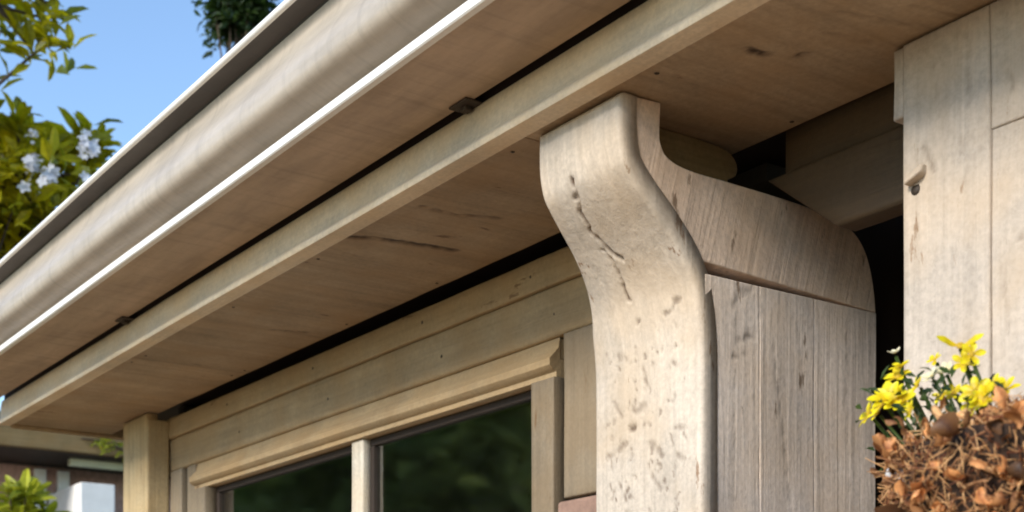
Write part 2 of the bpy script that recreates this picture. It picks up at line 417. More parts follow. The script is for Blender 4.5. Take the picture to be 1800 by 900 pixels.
win = obj('window', *box_vf(WX0 + .002, WX1 - .002, YW + .012, YW + .045, .566, .602), M['frieze'], wl); bevel(win)
extrude_x('head_moulding', [(YW + .011, .602), (YW + .008, .585), (YW - .004, .572), (YW - .010, .566), (YW - .010, .555), (YW - .004, .549), (YW + .004, .546), (YW + .004, .537), (YW + .05, .537), (YW + .05, .566), (YW + .0115, .566)], WX0 - .004, WX1 - .001, M['frieze'], win, True, 20, .001)
def vboard(name, x0, x1, z0, z1, y, t, mat, parent, marks=(), bev=.003, fine=.22, seg=.012):
    return board(name, lambda u, v, d: (u, y + d, v), 0, list(np.linspace(x0, x1, max(3, int((x1 - x0) / .008)))), steps(z0, z1, fine, z1, seg, .25), t, bev, mat, parent, marks, .0015)
vboard('jamb', -1.949, WX1 - .001, -.62, .5365, YW - .003, .05, M['casing'], win)
vboard('jamb', WX0, WX0 + .075, -.62, .5365, YW - .003, .05, M['casing'], win)
vboard('mullion', -2.604, -2.556, -.62, .5365, YW + .012, .035, M['mullion'], win)
box('sill', (WX0 - .03, WX1 - .001, YW - .05, YW + .06, -.67, -.622), M['casing'], win)
for a, b in ((WX0 + .076, -2.6045), (-2.5555, -1.9495)):
    obj('pane', *box_vf(a, b, YW + .036, YW + .040, -.62, .536), M['glass'], win)
    for nm, q in (('sash_rail', (a, b, YW + .028, YW + .05, .522, .5362)), ('sash_rail', (a, b, YW + .028, YW + .05, -.62, -.58)), ('sash_stile', (a, a + .016, YW + .028, YW + .05, -.579, .5215)), ('sash_stile', (b - .016, b, YW + .028, YW + .05, -.579, .5215))):
        box(nm, q, M['dark'], win, .002)
# dark slots beside the window, upright boards and the reveal behind them
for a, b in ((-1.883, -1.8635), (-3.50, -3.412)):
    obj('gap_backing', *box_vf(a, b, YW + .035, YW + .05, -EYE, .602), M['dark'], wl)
vboard('upright_board', -1.862, -1.60, .333, .602, YW, .045, M['casing'], wl)
vboard('upright_board', -3.567, -3.492, -EYE, .602, YW, .045, M['casing'], wl)
vboard('upright_board', -3.464, -3.4125, -EYE, .602, YW + .004, .045, M['casing'], wl)
bme = None
for r in range(25):
    z1 = .326 - r * .078
    if z1 - .066 < -EYE: break
    b = bevel(obj('brick', *box_vf(-.1295, .1295, -.02, .04, -.033 - EYE, .033 - EYE), M['terracotta'], None), .006, 2) if bme is None else None
    if b is None:
        b = bpy.data.objects.new('brick', bme); C.objects.link(b); bevel(b, .006, 2)
    else: bme = b.data
    b.parent = wl; ROOT[b.name] = ROOT[wl.name]
    b.location = (-1.7305 + random.uniform(-.002, .002) + 2.5, YW + .005 - 1.45, z1 - .033 + EYE); b.rotation_euler = (0, 0, random.uniform(-.01, .01))
obj('mortar_backing', *box_vf(-1.862, -1.60, YW + .012, YW + .06, -EYE, .332), M['room'], wl)
obj('wall_below_window', *box_vf(WX0 - .004, -1.87, YW + .004, YW + .12, -EYE, -.672), M['frieze'], wl)
# the room behind the panes
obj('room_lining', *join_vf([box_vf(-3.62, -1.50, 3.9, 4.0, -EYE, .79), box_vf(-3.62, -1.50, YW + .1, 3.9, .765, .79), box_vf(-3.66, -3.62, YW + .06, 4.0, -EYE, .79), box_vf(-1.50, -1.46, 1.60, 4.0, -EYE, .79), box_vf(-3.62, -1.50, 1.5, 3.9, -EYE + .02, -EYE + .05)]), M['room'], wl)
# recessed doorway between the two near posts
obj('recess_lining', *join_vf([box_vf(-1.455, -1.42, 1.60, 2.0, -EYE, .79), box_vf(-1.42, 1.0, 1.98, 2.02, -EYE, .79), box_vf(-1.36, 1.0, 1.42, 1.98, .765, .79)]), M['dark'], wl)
for k in range(9):
    x = -1.40 + k * .11
    box('door_plank', (x, x + .104, 1.955, 1.979, -EYE + .03, .60), M['doorwood'] if k != 1 else M['dark'], wl, .004)
vboard('door_frame', -1.30, -1.27, -EYE, .6, 1.62, .05, M['doorwood'], wl)
xboard('header_board', -1.345, 1.0, .699, .76, 1.378, .03, M['beam'], bev=.004)
board('header_board', lambda u, v, d: (u + (1.0 - u) / 2.36 * float(np.interp(v, [.603, .698], [.112, -.012])), 1.370 + d, v), 0, list(np.linspace(-1.36, 1.0, 70)), list(np.linspace(.603, .698, 14)), .035, .005, M['beam'], wl, (), .003)
box('side_wall', (-.60, 3.2, 1.46, 1.60, -EYE, .76), M['frieze'], wl)
box('gable_wall', (-3.70, -3.665, 1.48, 9.0, -EYE, .99), M['frieze'], wl)

# ------------------------------------------------------------------ post with the S-curved bracket
PX0, PX1 = -1.582, -1.3605
bp_ = thing('bracket_post', 'thick cream timber post with an S-curved bracket reaching up to the soffit', 'post', (-1.47, 1.41, -EYE))
curve = spline([(1.109, .7505), (1.1085, .730), (1.109, .705), (1.112, .682), (1.120, .660), (1.143, .634), (1.182, .600), (1.211, .570), (1.230, .540), (1.238, .510), (1.242, .480), (1.244, .440), (1.244, .30), (1.244, .21)], 12)
curve = np.vstack([curve, [(1.244, -.3), (1.244, -1.0), (1.244, -EYE)]])
seglen = np.r_[0, np.cumsum(np.linalg.norm(np.diff(curve, axis=0), axis=1))]
tan = np.gradient(curve, seglen, axis=0); tan /= np.linalg.norm(tan, axis=1)[:, None]
nor = np.stack([tan[:, 1], -tan[:, 0]], 1)          # towards the yard
if nor[-1][0] > 0: nor = -nor
def front_map(u, v, d):
    y, z = np.interp(v, seglen, curve[:, 0]), np.interp(v, seglen, curve[:, 1])
    ny, nz = np.interp(v, seglen, nor[:, 0]), np.interp(v, seglen, nor[:, 1]); l = math.hypot(ny, nz)
    k = np.interp(z, [.50, .66], [0, 1]); k = k * k * (3 - 2 * k)
    xl = PX0 + (.052) * k
    return (xl + u * (PX1 - xl), y - ny / l * d, z - nz / l * d)
FRONT_MARKS = [
  ([(-1.463, 1.116, 0.672), (-1.47, 1.127, 0.652), (-1.477, 1.147, 0.632), (-1.481, 1.17, 0.612), (-1.473, 1.188, 0.594), (-1.463, 1.196, 0.586)], 0.0042, 0.0055, 1.0),
  ([(-1.486, 1.182, 0.6), (-1.483, 1.198, 0.583), (-1.486, 1.213, 0.568), (-1.487, 1.223, 0.551), (-1.486, 1.23, 0.54)], 0.0042, 0.0055, 1.0),
  ([(-1.48, 1.237, 0.513)], 0.0065, 0.0040, 0.95),
  ([(-1.499, 1.244, 0.374)], 0.0085, 0.0060, 1.00),
  ([(-1.423, 1.238, 0.508), (-1.391, 1.235, 0.523)], 0.0040, 0.0020, 0.55),
  ([(-1.478, 1.244, 0.45), (-1.470, 1.244, 0.43), (-1.462, 1.244, 0.415)], 0.0045, 0.0020, 0.50),
  ([(-1.488, 1.244, 0.393), (-1.474, 1.244, 0.4)], 0.0060, 0.0020, 0.40),
  ([(-1.537, 1.244, 0.413), (-1.522, 1.244, 0.393)], 0.0040, 0.0020, 0.45),
  ([(-1.547, 1.244, 0.341), (-1.512, 1.244, 0.354)], 0.0050, 0.0020, 0.60),
  ([(-1.459, 1.244, 0.346), (-1.436, 1.244, 0.326)], 0.0060, 0.0020, 0.55),
  ([(-1.409, 1.244, 0.443)], 0.0060, 0.0010, 0.30),
  ([(-1.41, 1.244, 0.359), (-1.39, 1.244, 0.356)], 0.0040, 0.0020, 0.50),
  ([(-1.407, 1.244, 0.322), (-1.396, 1.244, 0.317)], 0.0050, 0.0020, 0.45),
  ([(-1.459, 1.244, 0.304), (-1.441, 1.244, 0.283)], 0.0050, 0.0020, 0.40),
  ([(-1.409, 1.243, 0.465)], 0.0050, 0.0010, 0.25),
]
_r = np.random.default_rng(3)
for _ in range(120):
    _z = .22 + .30 * _r.random() ** 1.3; _x = _r.uniform(PX0 + .02, PX1 - .02); _a = _r.uniform(-.8, .8); _l = _r.uniform(0, .012)
    FRONT_MARKS.append(([(_x, 1.244, _z), (_x + _l * math.sin(_a), 1.244, _z - _l * math.cos(_a))], _r.uniform(.0016, .0046), .0014, _r.uniform(.3, .85)))
vis = seglen[np.argmin(abs(curve[:, 1] - .21))]
def fm(u, v, d): return front_map((u - PX0) / (PX1 - PX0), v, d)
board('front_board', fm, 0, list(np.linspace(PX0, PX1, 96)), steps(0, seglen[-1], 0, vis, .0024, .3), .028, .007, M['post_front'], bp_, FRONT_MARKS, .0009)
# bracket arm: solid side piece above the seam
back = spline([(1.177, .752), (1.175, .715), (1.178, .698), (1.190, .685), (1.225, .6775), (1.31, .6765), (1.414, .6745), (1.480, .669), (1.525, .659), (1.550, .640), (1.565, .612), (1.573, .580), (1.5765, .5507)], 6)
inner_front = [(y - n[0] * .026, z - n[1] * .026) for (y, z), n in zip(curve, nor) if z > .5505]
arm = [tuple(p) for p in back] + [(y, z) for y, z in inner_front[::-1]]
ok = [arm[0]]
for p in arm[1:]:
    if math.hypot(p[0] - ok[-1][0], p[1] - ok[-1][1]) > .002: ok.append(p)
arm = ok; n = len(arm)
vv = [(-1.528, y, z) for y, z in arm] + [(PX1 - .0010, y, z) for y, z in arm]
ff = [tuple(range(n))[::-1], tuple(range(n, 2 * n))] + [(i, (i + 1) % n, n + (i + 1) % n, n + i) for i in range(n)]
ao = obj('bracket_arm', vv, ff, M['arm'], bp_); bevel(ao, .0018, 3)
bm = bmesh.new(); bm.from_mesh(ao.data); bmesh.ops.recalc_face_normals(bm, faces=bm.faces); bm.to_mesh(ao.data); bm.free()
SIDE_MARKS = [
  ([(-1.359, 1.312, 0.476), (-1.359, 1.335, 0.484)], 0.0060, 0.0010, 0.64),
  ([(-1.359, 1.302, 0.451), (-1.359, 1.322, 0.459)], 0.0050, 0.0010, 0.64),
  ([(-1.359, 1.301, 0.515), (-1.359, 1.309, 0.531), (-1.359, 1.335, 0.546)], 0.0050, 0.0007, 0.40),
  ([(-1.359, 1.345, 0.537), (-1.359, 1.356, 0.52), (-1.359, 1.34, 0.491)], 0.0040, 0.0007, 0.28),
  ([(-1.359, 1.369, 0.51), (-1.359, 1.377, 0.451), (-1.359, 1.393, 0.362), (-1.359, 1.406, 0.271)], 0.0030, 0.0010, 0.40),
  ([(-1.359, 1.338, 0.401), (-1.359, 1.345, 0.334), (-1.359, 1.351, 0.267)], 0.0030, 0.0007, 0.28),
  ([(-1.359, 1.304, 0.5), (-1.359, 1.302, 0.396), (-1.359, 1.304, 0.263)], 0.0030, 0.0007, 0.32),
  ([(-1.359, 1.515, 0.533), (-1.359, 1.517, 0.423), (-1.359, 1.522, 0.281)], 0.0030, 0.0007, 0.24),
  ([(-1.359, 1.42, 0.518), (-1.359, 1.427, 0.442)], 0.0030, 0.0007, 0.24),
]
for a, b, dx in ((1.250, 1.34825, 0.0), (1.34845, 1.45075, .0003), (1.45095, 1.5765, 0.0)):
    mk = [k for k in SIDE_MARKS if a - .01 < k[0][0][1] < b + .01]
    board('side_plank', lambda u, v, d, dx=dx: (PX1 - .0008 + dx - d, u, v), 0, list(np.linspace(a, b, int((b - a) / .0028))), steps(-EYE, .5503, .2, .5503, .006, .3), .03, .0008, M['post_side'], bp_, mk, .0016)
box('post_core', (PX0 + .004, PX1 - .03, 1.274, 1.5745, -EYE, .549), M['dark'], bp_, 0)
# rounded packing block lying on the arm behind the neck
bk = spline([(1.21, .7505), (1.30, .7508), (1.345, .746), (1.362, .732), (1.360, .716), (1.345, .707), (1.352, .697), (1.345, .6845), (1.28, .684), (1.215, .688)], 5)
n = len(bk); vv = [(-1.62, y, z) for y, z in bk] + [(-1.418, y, z) for y, z in bk]
po = obj('packing_block', vv, [tuple(range(n))[::-1], tuple(range(n, 2 * n))] + [(i, (i + 1) % n, n + (i + 1) % n, n + i) for i in range(n)], M['block'], bp_)
bevel(po, .012, 4)
bm = bmesh.new(); bm.from_mesh(po.data); bmesh.ops.recalc_face_normals(bm, faces=bm.faces); bm.to_mesh(po.data); bm.free()

# ------------------------------------------------------------------ near post at the right edge
rp = thing('side_post', 'weathered cream post with chipped paint behind the flower basket', 'post', (-.9, 1.4, -EYE))
POST_MARKS = [
  ([(-0.951, 1.295, 0.464), (-0.946, 1.295, 0.432), (-0.942, 1.295, 0.383)], 0.0040, 0.0020, 0.40),
  ([(-0.942, 1.295, 0.666), (-0.939, 1.295, 0.653)], 0.0060, 0.0020, 0.50),
  ([(-0.991, 1.295, 0.727), (-0.988, 1.295, 0.652)], 0.0040, 0.0010, 0.25),
  ([(-0.93, 1.295, 0.488), (-0.92, 1.295, 0.49)], 0.0040, 0.0030, 0.60),
  ([(-1.037, 1.295, 0.72), (-1.029, 1.295, 0.654)], 0.0030, 0.0010, 0.20),
  ([(-0.999, 1.295, 0.618), (-0.995, 1.295, 0.561)], 0.0030, 0.0010, 0.20),
  ([(-1.051, 1.295, 0.626), (-1.037, 1.295, 0.593)], 0.0040, 0.0030, 0.50),
]
def pb(name, x0, x1, z0, z1, y, t, bev=.004, warp=.002, mk=POST_MARKS):
    return board(name, lambda u, v, d: (u, y + d, v), 0, list(np.linspace(x0, x1, int((x1 - x0) / .003))), steps(z0, z1, .2, z1, .004, .3), t, bev, M['rpost'], rp, mk, warp)
pb('post_board', -1.080, -.9630, -EYE, .749, 1.295, .05, .003)
pb('post_board', -.9627, -.80, -EYE, .615, 1.2985, .045, .002)
pb('upper_patch', -.9627, -.80, .6152, .749, 1.2962, .05, .002, .004)
pb('chipped_corner', -1.0955, -1.0805, .668, .748, 1.297, .04, .003, .006, ())
box('post_core', (-1.079, -.802, 1.3465, 1.50, -EYE, .749), M['rpost'], rp, .004)
hb, hfc = box_vf(-1.070, -1.046, 1.281, 1.2995, .587, .600)
hb = [(x, y + (.006 if z > .595 else 0), z + (x + 1.058) * .35) for x, y, z in hb]
bevel(obj('wooden_stop', hb, hfc, M['rpost'], rp), .004, 3)
obj('screw_hole_disc', *tube_vf([(-1.061, 1.300, .5785), (-1.061, 1.2945, .579)], .0065, 12), M['hanger'], rp, True)  # dark disc standing in for a screw hole

# ------------------------------------------------------------------ far post at the house corner
lp = thing('corner_post', 'slim cream corner post at the far end of the eave', 'post', (-3.66, 1.38, -EYE))
vboard('post_board', -3.745, -3.571, -EYE, .749, 1.337, .03, M['lpost'], lp, (), .004)
board('side_board', lambda u, v, d: (-3.5695 - d, u, v), 0, list(np.linspace(1.3385, 1.3985, 8)), steps(-EYE, .735, .2, .735, .012, .3), .03, .003, M['lpost'], lp, (), .002)

# nail heads: shared small domed discs
_nv = [(0, 0, -.0016)] + [(.0034 * math.cos(a), .0034 * math.sin(a), 0) for a in np.linspace(0, 2 * math.pi, 8, endpoint=False)]
nail_me = bpy.data.meshes.new('nail_head'); nail_me.from_pydata(_nv, [], [(0, 1 + (i + 1) % 8, 1 + i) for i in range(8)] + [tuple(range(1, 9))]); nail_me.materials.append(M['hanger'])
def nail(parent, p, rot=(0, 0, 0)):
    o = bpy.data.objects.new('nail_head', nail_me); C.objects.link(o); o.parent = parent; ROOT[o.name] = ROOT[parent.name]
    o.location = Vector((p[0], p[1], p[2] + EYE)) - ROOT[parent.name]; o.rotation_euler = rot
for x in (-3.07, -2.99, -2.52, -2.18, -1.60, -1.30, -.98):
    for y in (1.116, 1.352): nail(rf, (x + random.uniform(-.01, .01), y + random.uniform(-.005, .005), .7515))
for x in (-3.2, -2.75, -2.30, -1.95):
    nail(wl, (x, YW - .0025, .715), (-math.pi / 2, 0, 0)); nail(wl, (x + .06, YW + .0025, .640), (-math.pi / 2, 0, 0))

# ------------------------------------------------------------------ foliage
LEAF_T = np.array([(0, 0, 0), (.5, .30, .06), (.62, 0, -.02), (.5, -.30, .06), (.86, .17, .02), (.86, -.17, .02), (1, 0, -.06)])
LEAF_F = [(0, 2, 1), (0, 3, 2), (1, 2, 4), (2, 3, 5), (2, 6, 4), (2, 5, 6)]
def leaves_vf(items):
    V, F, T = [], [], []
    for base, d, n, ln, wd, tint, droop in items:
        d = np.array(d) / np.linalg.norm(d); s = np.cross(n, d); s /= (np.linalg.norm(s) + 1e-9); n2 = np.cross(d, s)
        P = np.array(base) + np.outer(LEAF_T[:, 0] * ln, d) + np.outer(LEAF_T[:, 1] * wd, s) + np.outer(LEAF_T[:, 2] * ln - droop * LEAF_T[:, 0] ** 2 * ln, n2)
        o = len(V); V += P.tolist(); F += [tuple(i + o for i in q) for q in LEAF_F]; T += [tint] * len(P)
    return V, F, T

def rosette(c, ax, n, ln, r=rng, tlo=.1, thi=.9):
    ax = np.array(ax) / np.linalg.norm(ax); a = np.cross(ax, (.3, .9, .2)); a /= np.linalg.norm(a); b = np.cross(ax, a); out = []
    for i in range(n):
        p = 2.4 * i + r.uniform(-.3, .3); el = r.uniform(.15, 1.0)
        d = (a * math.cos(p) + b * math.sin(p)) * math.cos(el) + ax * math.sin(el)
        l = ln * r.uniform(.7, 1.15)
        out.append((np.array(c) + d * .01 + ax * r.uniform(-.05, .03), d, ax + r.normal(0, .2, 3), l, l * r.uniform(.5, .7), r.uniform(tlo, thi), r.uniform(0, .4)))
    return out

def tree(name, label, cat, base, crown_c, crown_r, n_ros, leaf_len, mat, group=None, per=9, thi=.9, trunk_r=.09, extra=(), kindleaf=1):
    t = thing(name, label, cat, (base[0], base[1], -EYE), group)
    c = np.array(crown_c); r = np.array(crown_r, float); L, parts = [], []
    top = c + np.array([0, 0, r[2] * .3])
    tp = spline([(base[0], base[1], -EYE), (base[0] * .6 + c[0] * .4 + .1, base[1] * .6 + c[1] * .4, -EYE * .4 + c[2] * .3), tuple(c - np.array([0, 0, r[2] * .4])), tuple(top)], 5)
    parts.append(tube_vf(tp, list(np.linspace(trunk_r, trunk_r * .3, len(tp))), 9))
    ends = []
    for k in range(n_ros):
        d = rng.normal(0, 1, 3); d /= np.linalg.norm(d); d[2] = d[2] * .9 + .1
        rad = rng.uniform(.25, 1) ** .45; lump = 1 + .22 * noise.noise(Vector(d * 2.3 + np.array([base[0], base[1], 0.])))
        ends.append((c + d * r * rad * lump, d))
    for p, d in extra: ends.append((np.array(p), np.array(d)))
    for k, (p, d) in enumerate(ends):
        i = int(len(tp) * rng.uniform(.45, .98)); st = tp[min(i, len(tp) - 1)]
        if k % 2 == 0 or k >= n_ros:
            mid = (st + p) / 2 + rng.normal(0, .06, 3) * r.mean()
            parts.append(tube_vf([st, mid, p], [trunk_r * .22, trunk_r * .14, .006], 5))
        ax = d * .7 + np.array([0, 0, .8])
        depth = np.linalg.norm((p - c) / r)
        L += rosette(p, ax, per, leaf_len, rng, .2, thi)
        for q in range(2): L += rosette(p + rng.normal(0, leaf_len * (.8 if k < n_ros else .3), 3), ax + rng.normal(0, .5, 3), max(4, per // 2), leaf_len * .9, rng, 0, thi * .8)
    obj('trunk', *join_vf(parts), M['bark'], t, True)
    V, F, T = leaves_vf(L)
    obj('crown', V, F, mat, t, False, {'tint': T}, 'stuff')
    return t

D = 8.0
def far(u, v, d):
    """a point at forward distance d in direction (u, v), counted from the eye; used once to lay the garden out"""
    f_, r_ = np.array([-math.cos(YAW), math.sin(YAW), 0]), np.array([math.sin(YAW), math.cos(YAW), 0])
    return (f_ + r_ * u + np.array([0, 0, v])) * d
pA = far(-.356, .345, 8.0)
tA = tree('blossom_tree', 'yellow-green broadleaf tree with white blossoms beyond the gutter', 'tree', (pA[0] - .7, pA[1] - 1.0), pA, (.74, .74, .42), 170, .17, M['leaf'],
     extra=[(far(-.305, .392, 8), (0, 0, 1)), (far(-.294, .390, 8), (.1, 0, 1)), (far(-.312, .383, 8), (0, .2, 1)), (far(-.302, .376, 8), (0, .2, 1)), (far(-.294, .372, 8), (0, 0, 1)), (far(-.338, .392, 8), (0, 0, 1)), (far(-.326, .388, 8), (0, 0, 1))], group='garden trees beyond the house')
for (u, v, s) in ((-.331, .372, .105), (-.299, .388, .085), (-.335, .398, .035)):
    q = far(u, v, 7.35); L = []
    for k in range(16):
        c0 = q + rng.normal(0, s * .42, 3); ax = np.array([.8, -.35, .35]) + rng.normal(0, .35, 3); ax /= np.linalg.norm(ax)
        a = np.cross(ax, (0, 0, 1)); a /= np.linalg.norm(a); b = np.cross(ax, a)
        for i in range(5):
            p = i * 1.2566; d = a * math.cos(p) + b * math.sin(p) + ax * .35
            L.append((c0, d, ax, s * .36, s * .46, rng.uniform(.3, 1), .2))
    V, F, T = leaves_vf(L); obj('blossom', V, F, M['blossom'], tA, False, {'tint': T})
pB = far(-.418, .535, 7.0)
tree('shade_tree', 'taller tree whose leafy branch hangs in at the top left', 'tree', (pB[0] - .6, pB[1] - .6), pB, (.58, .58, .45), 130, .17, M['leaf'], thi=.9,
     extra=[(far(-.335, .455, 7), (.6, 0, -.6)), (far(-.326, .462, 7), (.6, .3, -.5)), (far(-.330, .48, 7), (.5, .2, 0)), (far(-.345, .47, 7), (.4, .1, -.3)), (far(-.326, .49, 7), (.6, .2, .2))], group='garden trees beyond the house')
pC = far(-.190, .492, 13.0)
tree('evergreen_tree', 'dark green tree top peeking over the gutter rim', 'tree', (pC[0], pC[1]), pC + np.array([0, 0, -.12]), (.24, .24, .30), 130, .13, M['leafdark'], group='garden trees beyond the house')

# trees across the yard, which the panes mirror
YL = ('smallest yard tree, nearest the far house corner, mirrored in the panes', 'round yard tree mirrored in the right pane', 'broad yard tree mirrored in the left pane', 'broadest and farthest yard tree, at the left end of the row', 'tallest yard tree, standing behind the row')
for k, (x, y, zc, rr) in enumerate(((-11.0, -3.6, 1.9, 1.7), (-12.4, -6.0, 2.6, 2.5), (-16.2, -6.0, 2.9, 2.9), (-20.5, -5.6, 3.2, 3.2), (-14.0, -9.5, 4.2, 3.0))):
    tree('yard_tree', YL[k], 'tree', (x, y), np.array([x, y, zc]), (rr, rr, rr * .85), 210, .38, M['leafback'], group='yard trees mirrored in the panes', per=8)

# ------------------------------------------------------------------ neighbour's house beyond the corner post
nh = thing('neighbour_house', 'brick neighbouring house with a brown eave seen past the corner post', 'house', (-10.2, 3.2, -EYE))
def nbox(name, b, mat, bev=.006): return box(name, b, mat, nh, bev)
NX = -9.3
nbox('fascia_board', (NX, NX + .05, .3, 6.5, 1.632, 1.77), M['nfascia'])
obj('roof', *box_vf(-13, NX + .06, .2, 6.6, 1.775, 1.84), M['dark'], nh)
obj('soffit', *box_vf(-9.9, NX - .002, .3, 6.5, 1.63, 1.65), M['dark'], nh)
nbox('pale_trim', (NX - .22, NX - .16, 3.02, 6.4, 1.578, 1.627), M['npale'])
nbox('wall', (-10.2, -9.9, .5, 6.3, -EYE, 1.625), M['brick'], .01)
nbox('sun_catching_window', (-9.899, -9.19, 3.0, 3.226, .2, 1.43), M['white'])  # window built out beyond the eave so sunlight reaches its white face
for y in (2.90, 3.06):
    nbox('pale_pilaster', (-9.899, -9.85, y, y + .08, -EYE, 1.60), M['white'])
sh = far(-.349, .147, 7.2)
st = thing('garden_shrub', 'bright yellow-green shrub at the far left under the eave', 'shrub', (sh[0], sh[1], -EYE))
L = []; parts = []
for k in range(130):
    z = rng.uniform(-EYE + .3, .98 * sh[2] + .0) if k % 3 else rng.uniform(.7, .98 * sh[2]); rr = .24 * (1 if z < .8 else .6); a = rng.uniform(0, 6.28)
    p = np.array([sh[0] + rr * math.cos(a) * rng.uniform(.3, 1), sh[1] + rr * math.sin(a) * rng.uniform(.3, 1), z])
    parts.append(tube_vf([(sh[0], sh[1], max(-EYE, z - .7)), tuple(p)], [.012, .004], 4)); L += rosette(p, (p[0] - sh[0], p[1] - sh[1], .25), 9, .13, rng, .3, 1)
obj('stems', *join_vf(parts), M['bark'], st); V, F, T = leaves_vf(L); obj('foliage', V, F, M['leafbright'], st, False, {'tint': T}, 'stuff')
cr = thing('creeper', 'small yellow-green creeper hanging from the neighbouring eave', 'creeper', (-9.2, 3.2, 1.66))
L = []; parts = [tube_vf([(-9.235, 3.02, 1.72), (-9.23, 3.15, 1.72), (-9.22, 3.32, 1.66)], .008, 5)]
for k in range(12):
    t_ = rng.uniform(0, 1); p = np.array([-9.2, 3.10 + .2 * t_, 1.72 - .05 * t_]) + rng.normal(0, .018, 3); L += rosette(p, (1, -.2, .1), 4, .055, rng, .2, .8)
obj('stems', *join_vf(parts), M['bark'], cr); V, F, T = leaves_vf(L); obj('foliage', V, F, M['leafbright'], cr, False, {'tint': T}, 'stuff')

# ------------------------------------------------------------------ flower basket at the right
BC = np.array([-.722, 1.120, .190]); BR = .165
bk_ = thing('flower_basket', 'wire basket of dry leaves and yellow flowers on the side post', 'flower basket', (BC[0], BC[1], BC[2] - .19))
prf = [(0.02, -.19), (.07, -.18), (.115, -.14), (.145, -.08), (.160, -.01), (.165, .03), (.150, .035), (.12, .03), (.0, .055)]
ns = 40; V, F = [], []
for r_, z_ in prf:
    for i in range(ns):
        a = 2 * math.pi * i / ns; k = 1 + .05 * noise.noise(Vector((math.cos(a) * 3, math.sin(a) * 3, z_ * 20)))
        yy = BC[1] + r_ * k * math.sin(a); V.append((BC[0] + r_ * k * math.cos(a), min(yy, 1.292), BC[2] + z_ + .008 * noise.noise(Vector((a * 4, r_ * 30, 2)))))
for j in range(len(prf) - 1):
    F += [(j * ns + i, j * ns + (i + 1) % ns, (j + 1) * ns + (i + 1) % ns, (j + 1) * ns + i) for i in range(ns)]
obj('coir_liner', V, F, M['coir'], bk_, True)
# dry leaves: curled blades sharing five meshes
dm = []
for k in range(6):
    nu_, nv_ = 9, 5; V, F, T = [], [], []; curl = rng.uniform(1.2, 4.2); tw = rng.uniform(-1.6, 1.6); fold = rng.uniform(.3, 1.0)
    for i in range(nu_):
        s = i / (nu_ - 1); wd = math.sin(math.pi * min(1, s * .94 + .03)) ** 1.1 * rng.uniform(.2, .36)
        for j in range(nv_):
            q = (j / (nv_ - 1) - .5) * 2; a = curl * (s - .4)
            x, z = math.sin(a) / curl, (1 - math.cos(a)) / curl
            yv = q * wd; z += fold * abs(q) * wd + .05 * math.sin(9 * s + 4 * q + k); c_, s_ = math.cos(tw * s), math.sin(tw * s)
            V.append((x, yv * c_ - z * s_ * .4, z * c_ + yv * s_)); T.append(float(np.clip(.45 + .35 * abs(q) - .25 * (j == 2) + rng.uniform(-.12, .12), 0, 1)))
    F = [(i * nv_ + j, i * nv_ + j + 1, (i + 1) * nv_ + j + 1, (i + 1) * nv_ + j) for i in range(nu_ - 1) for j in range(nv_ - 1)]
    me = bpy.data.meshes.new('dry_leaf'); me.from_pydata(V, [], F); me.shade_smooth(); me.update()
    a = me.attributes.new('tint', 'FLOAT', 'POINT'); a.data.foreach_set('value', np.array(T, np.float32)); me.materials.append(M['dry']); dm.append(me)
def child(name, me, parent, world_eye, eul, scl):
    o = bpy.data.objects.new(name, me); C.objects.link(o); o.parent = parent; ROOT[o.name] = ROOT[parent.name]
    o.location = Vector((world_eye[0], world_eye[1], world_eye[2] + EYE)) - ROOT[parent.name]; o.rotation_euler = eul
    o.scale = (scl,) * 3 if not isinstance(scl, tuple) else scl
    return o
for k in range(300):
    a = rng.uniform(math.pi * .98, math.pi * 1.75) if k % 6 else rng.uniform(math.pi * 1.7, math.pi * 2.3); low = k % 3
    if low == 0: z_ = rng.uniform(-.15, .03); r_ = float(np.interp(z_, [-.15, -.08, 0, .03], [.12, .155, .172, .178])) + rng.uniform(0, .012)
    elif low == 1: z_ = rng.uniform(-.10, .05); r_ = float(np.interp(z_, [-.15, -.08, 0, .03], [.12, .155, .172, .178])) + rng.uniform(-.004, .012)
    else: r_, z_ = rng.uniform(.08, .17), rng.uniform(.025, .055)
    p = (BC[0] + r_ * math.cos(a), min(1.27, BC[1] + r_ * math.sin(a)), BC[2] + z_)
    child('dry_leaf', dm[k % 6], bk_, p, tuple(rng.uniform(-3.1, 3.1, 3)), float(rng.uniform(.011, .028) if k % 13 or low == 2 else rng.uniform(.035, .06)))
def bas(u, v, y):      # point of the basket's mound on an upright plane y, from the eye
    r_ = np.array([-math.cos(YAW), math.sin(YAW), 0]) + np.array([math.sin(YAW), math.cos(YAW), 0]) * u + np.array([0, 0, v])
    return r_ * (y / r_[1])
parts, T = [], []
for k in range(3200):
    a = rng.uniform(math.pi * .95, math.pi * 1.8); z_ = rng.uniform(-.17, .06); r_ = float(np.interp(z_, [-.17, -.14, -.08, 0, .03, .06], [.08, .12, .15, .165, .165, .08])) + rng.uniform(-.008, .012)
    p = np.array([BC[0] + r_ * math.cos(a), BC[1] + r_ * math.sin(a), BC[2] + z_]); d = rng.normal(0, 1, 3) + np.array([math.cos(a), math.sin(a), .2]) * .35; d /= np.linalg.norm(d); l = rng.uniform(.010, .034)
    v, f = tube_vf([p - d * l * .5, p - d * l * .2 + rng.normal(0, l * .12, 3), p + d * l * .2 + rng.normal(0, l * .15, 3), p + d * l * .5 + rng.normal(0, l * .25, 3)], [.0006, .0008, .0007, .0003], 3)
    for q in v: pass
    parts.append(([(x, min(1.288, y), z) for x, y, z in v], f)); T += [rng.uniform(0, 1)] * len(v)
V, F = join_vf(parts); obj('straw', V, F, M['straw'], bk_, True, {'tint': T}, 'stuff')
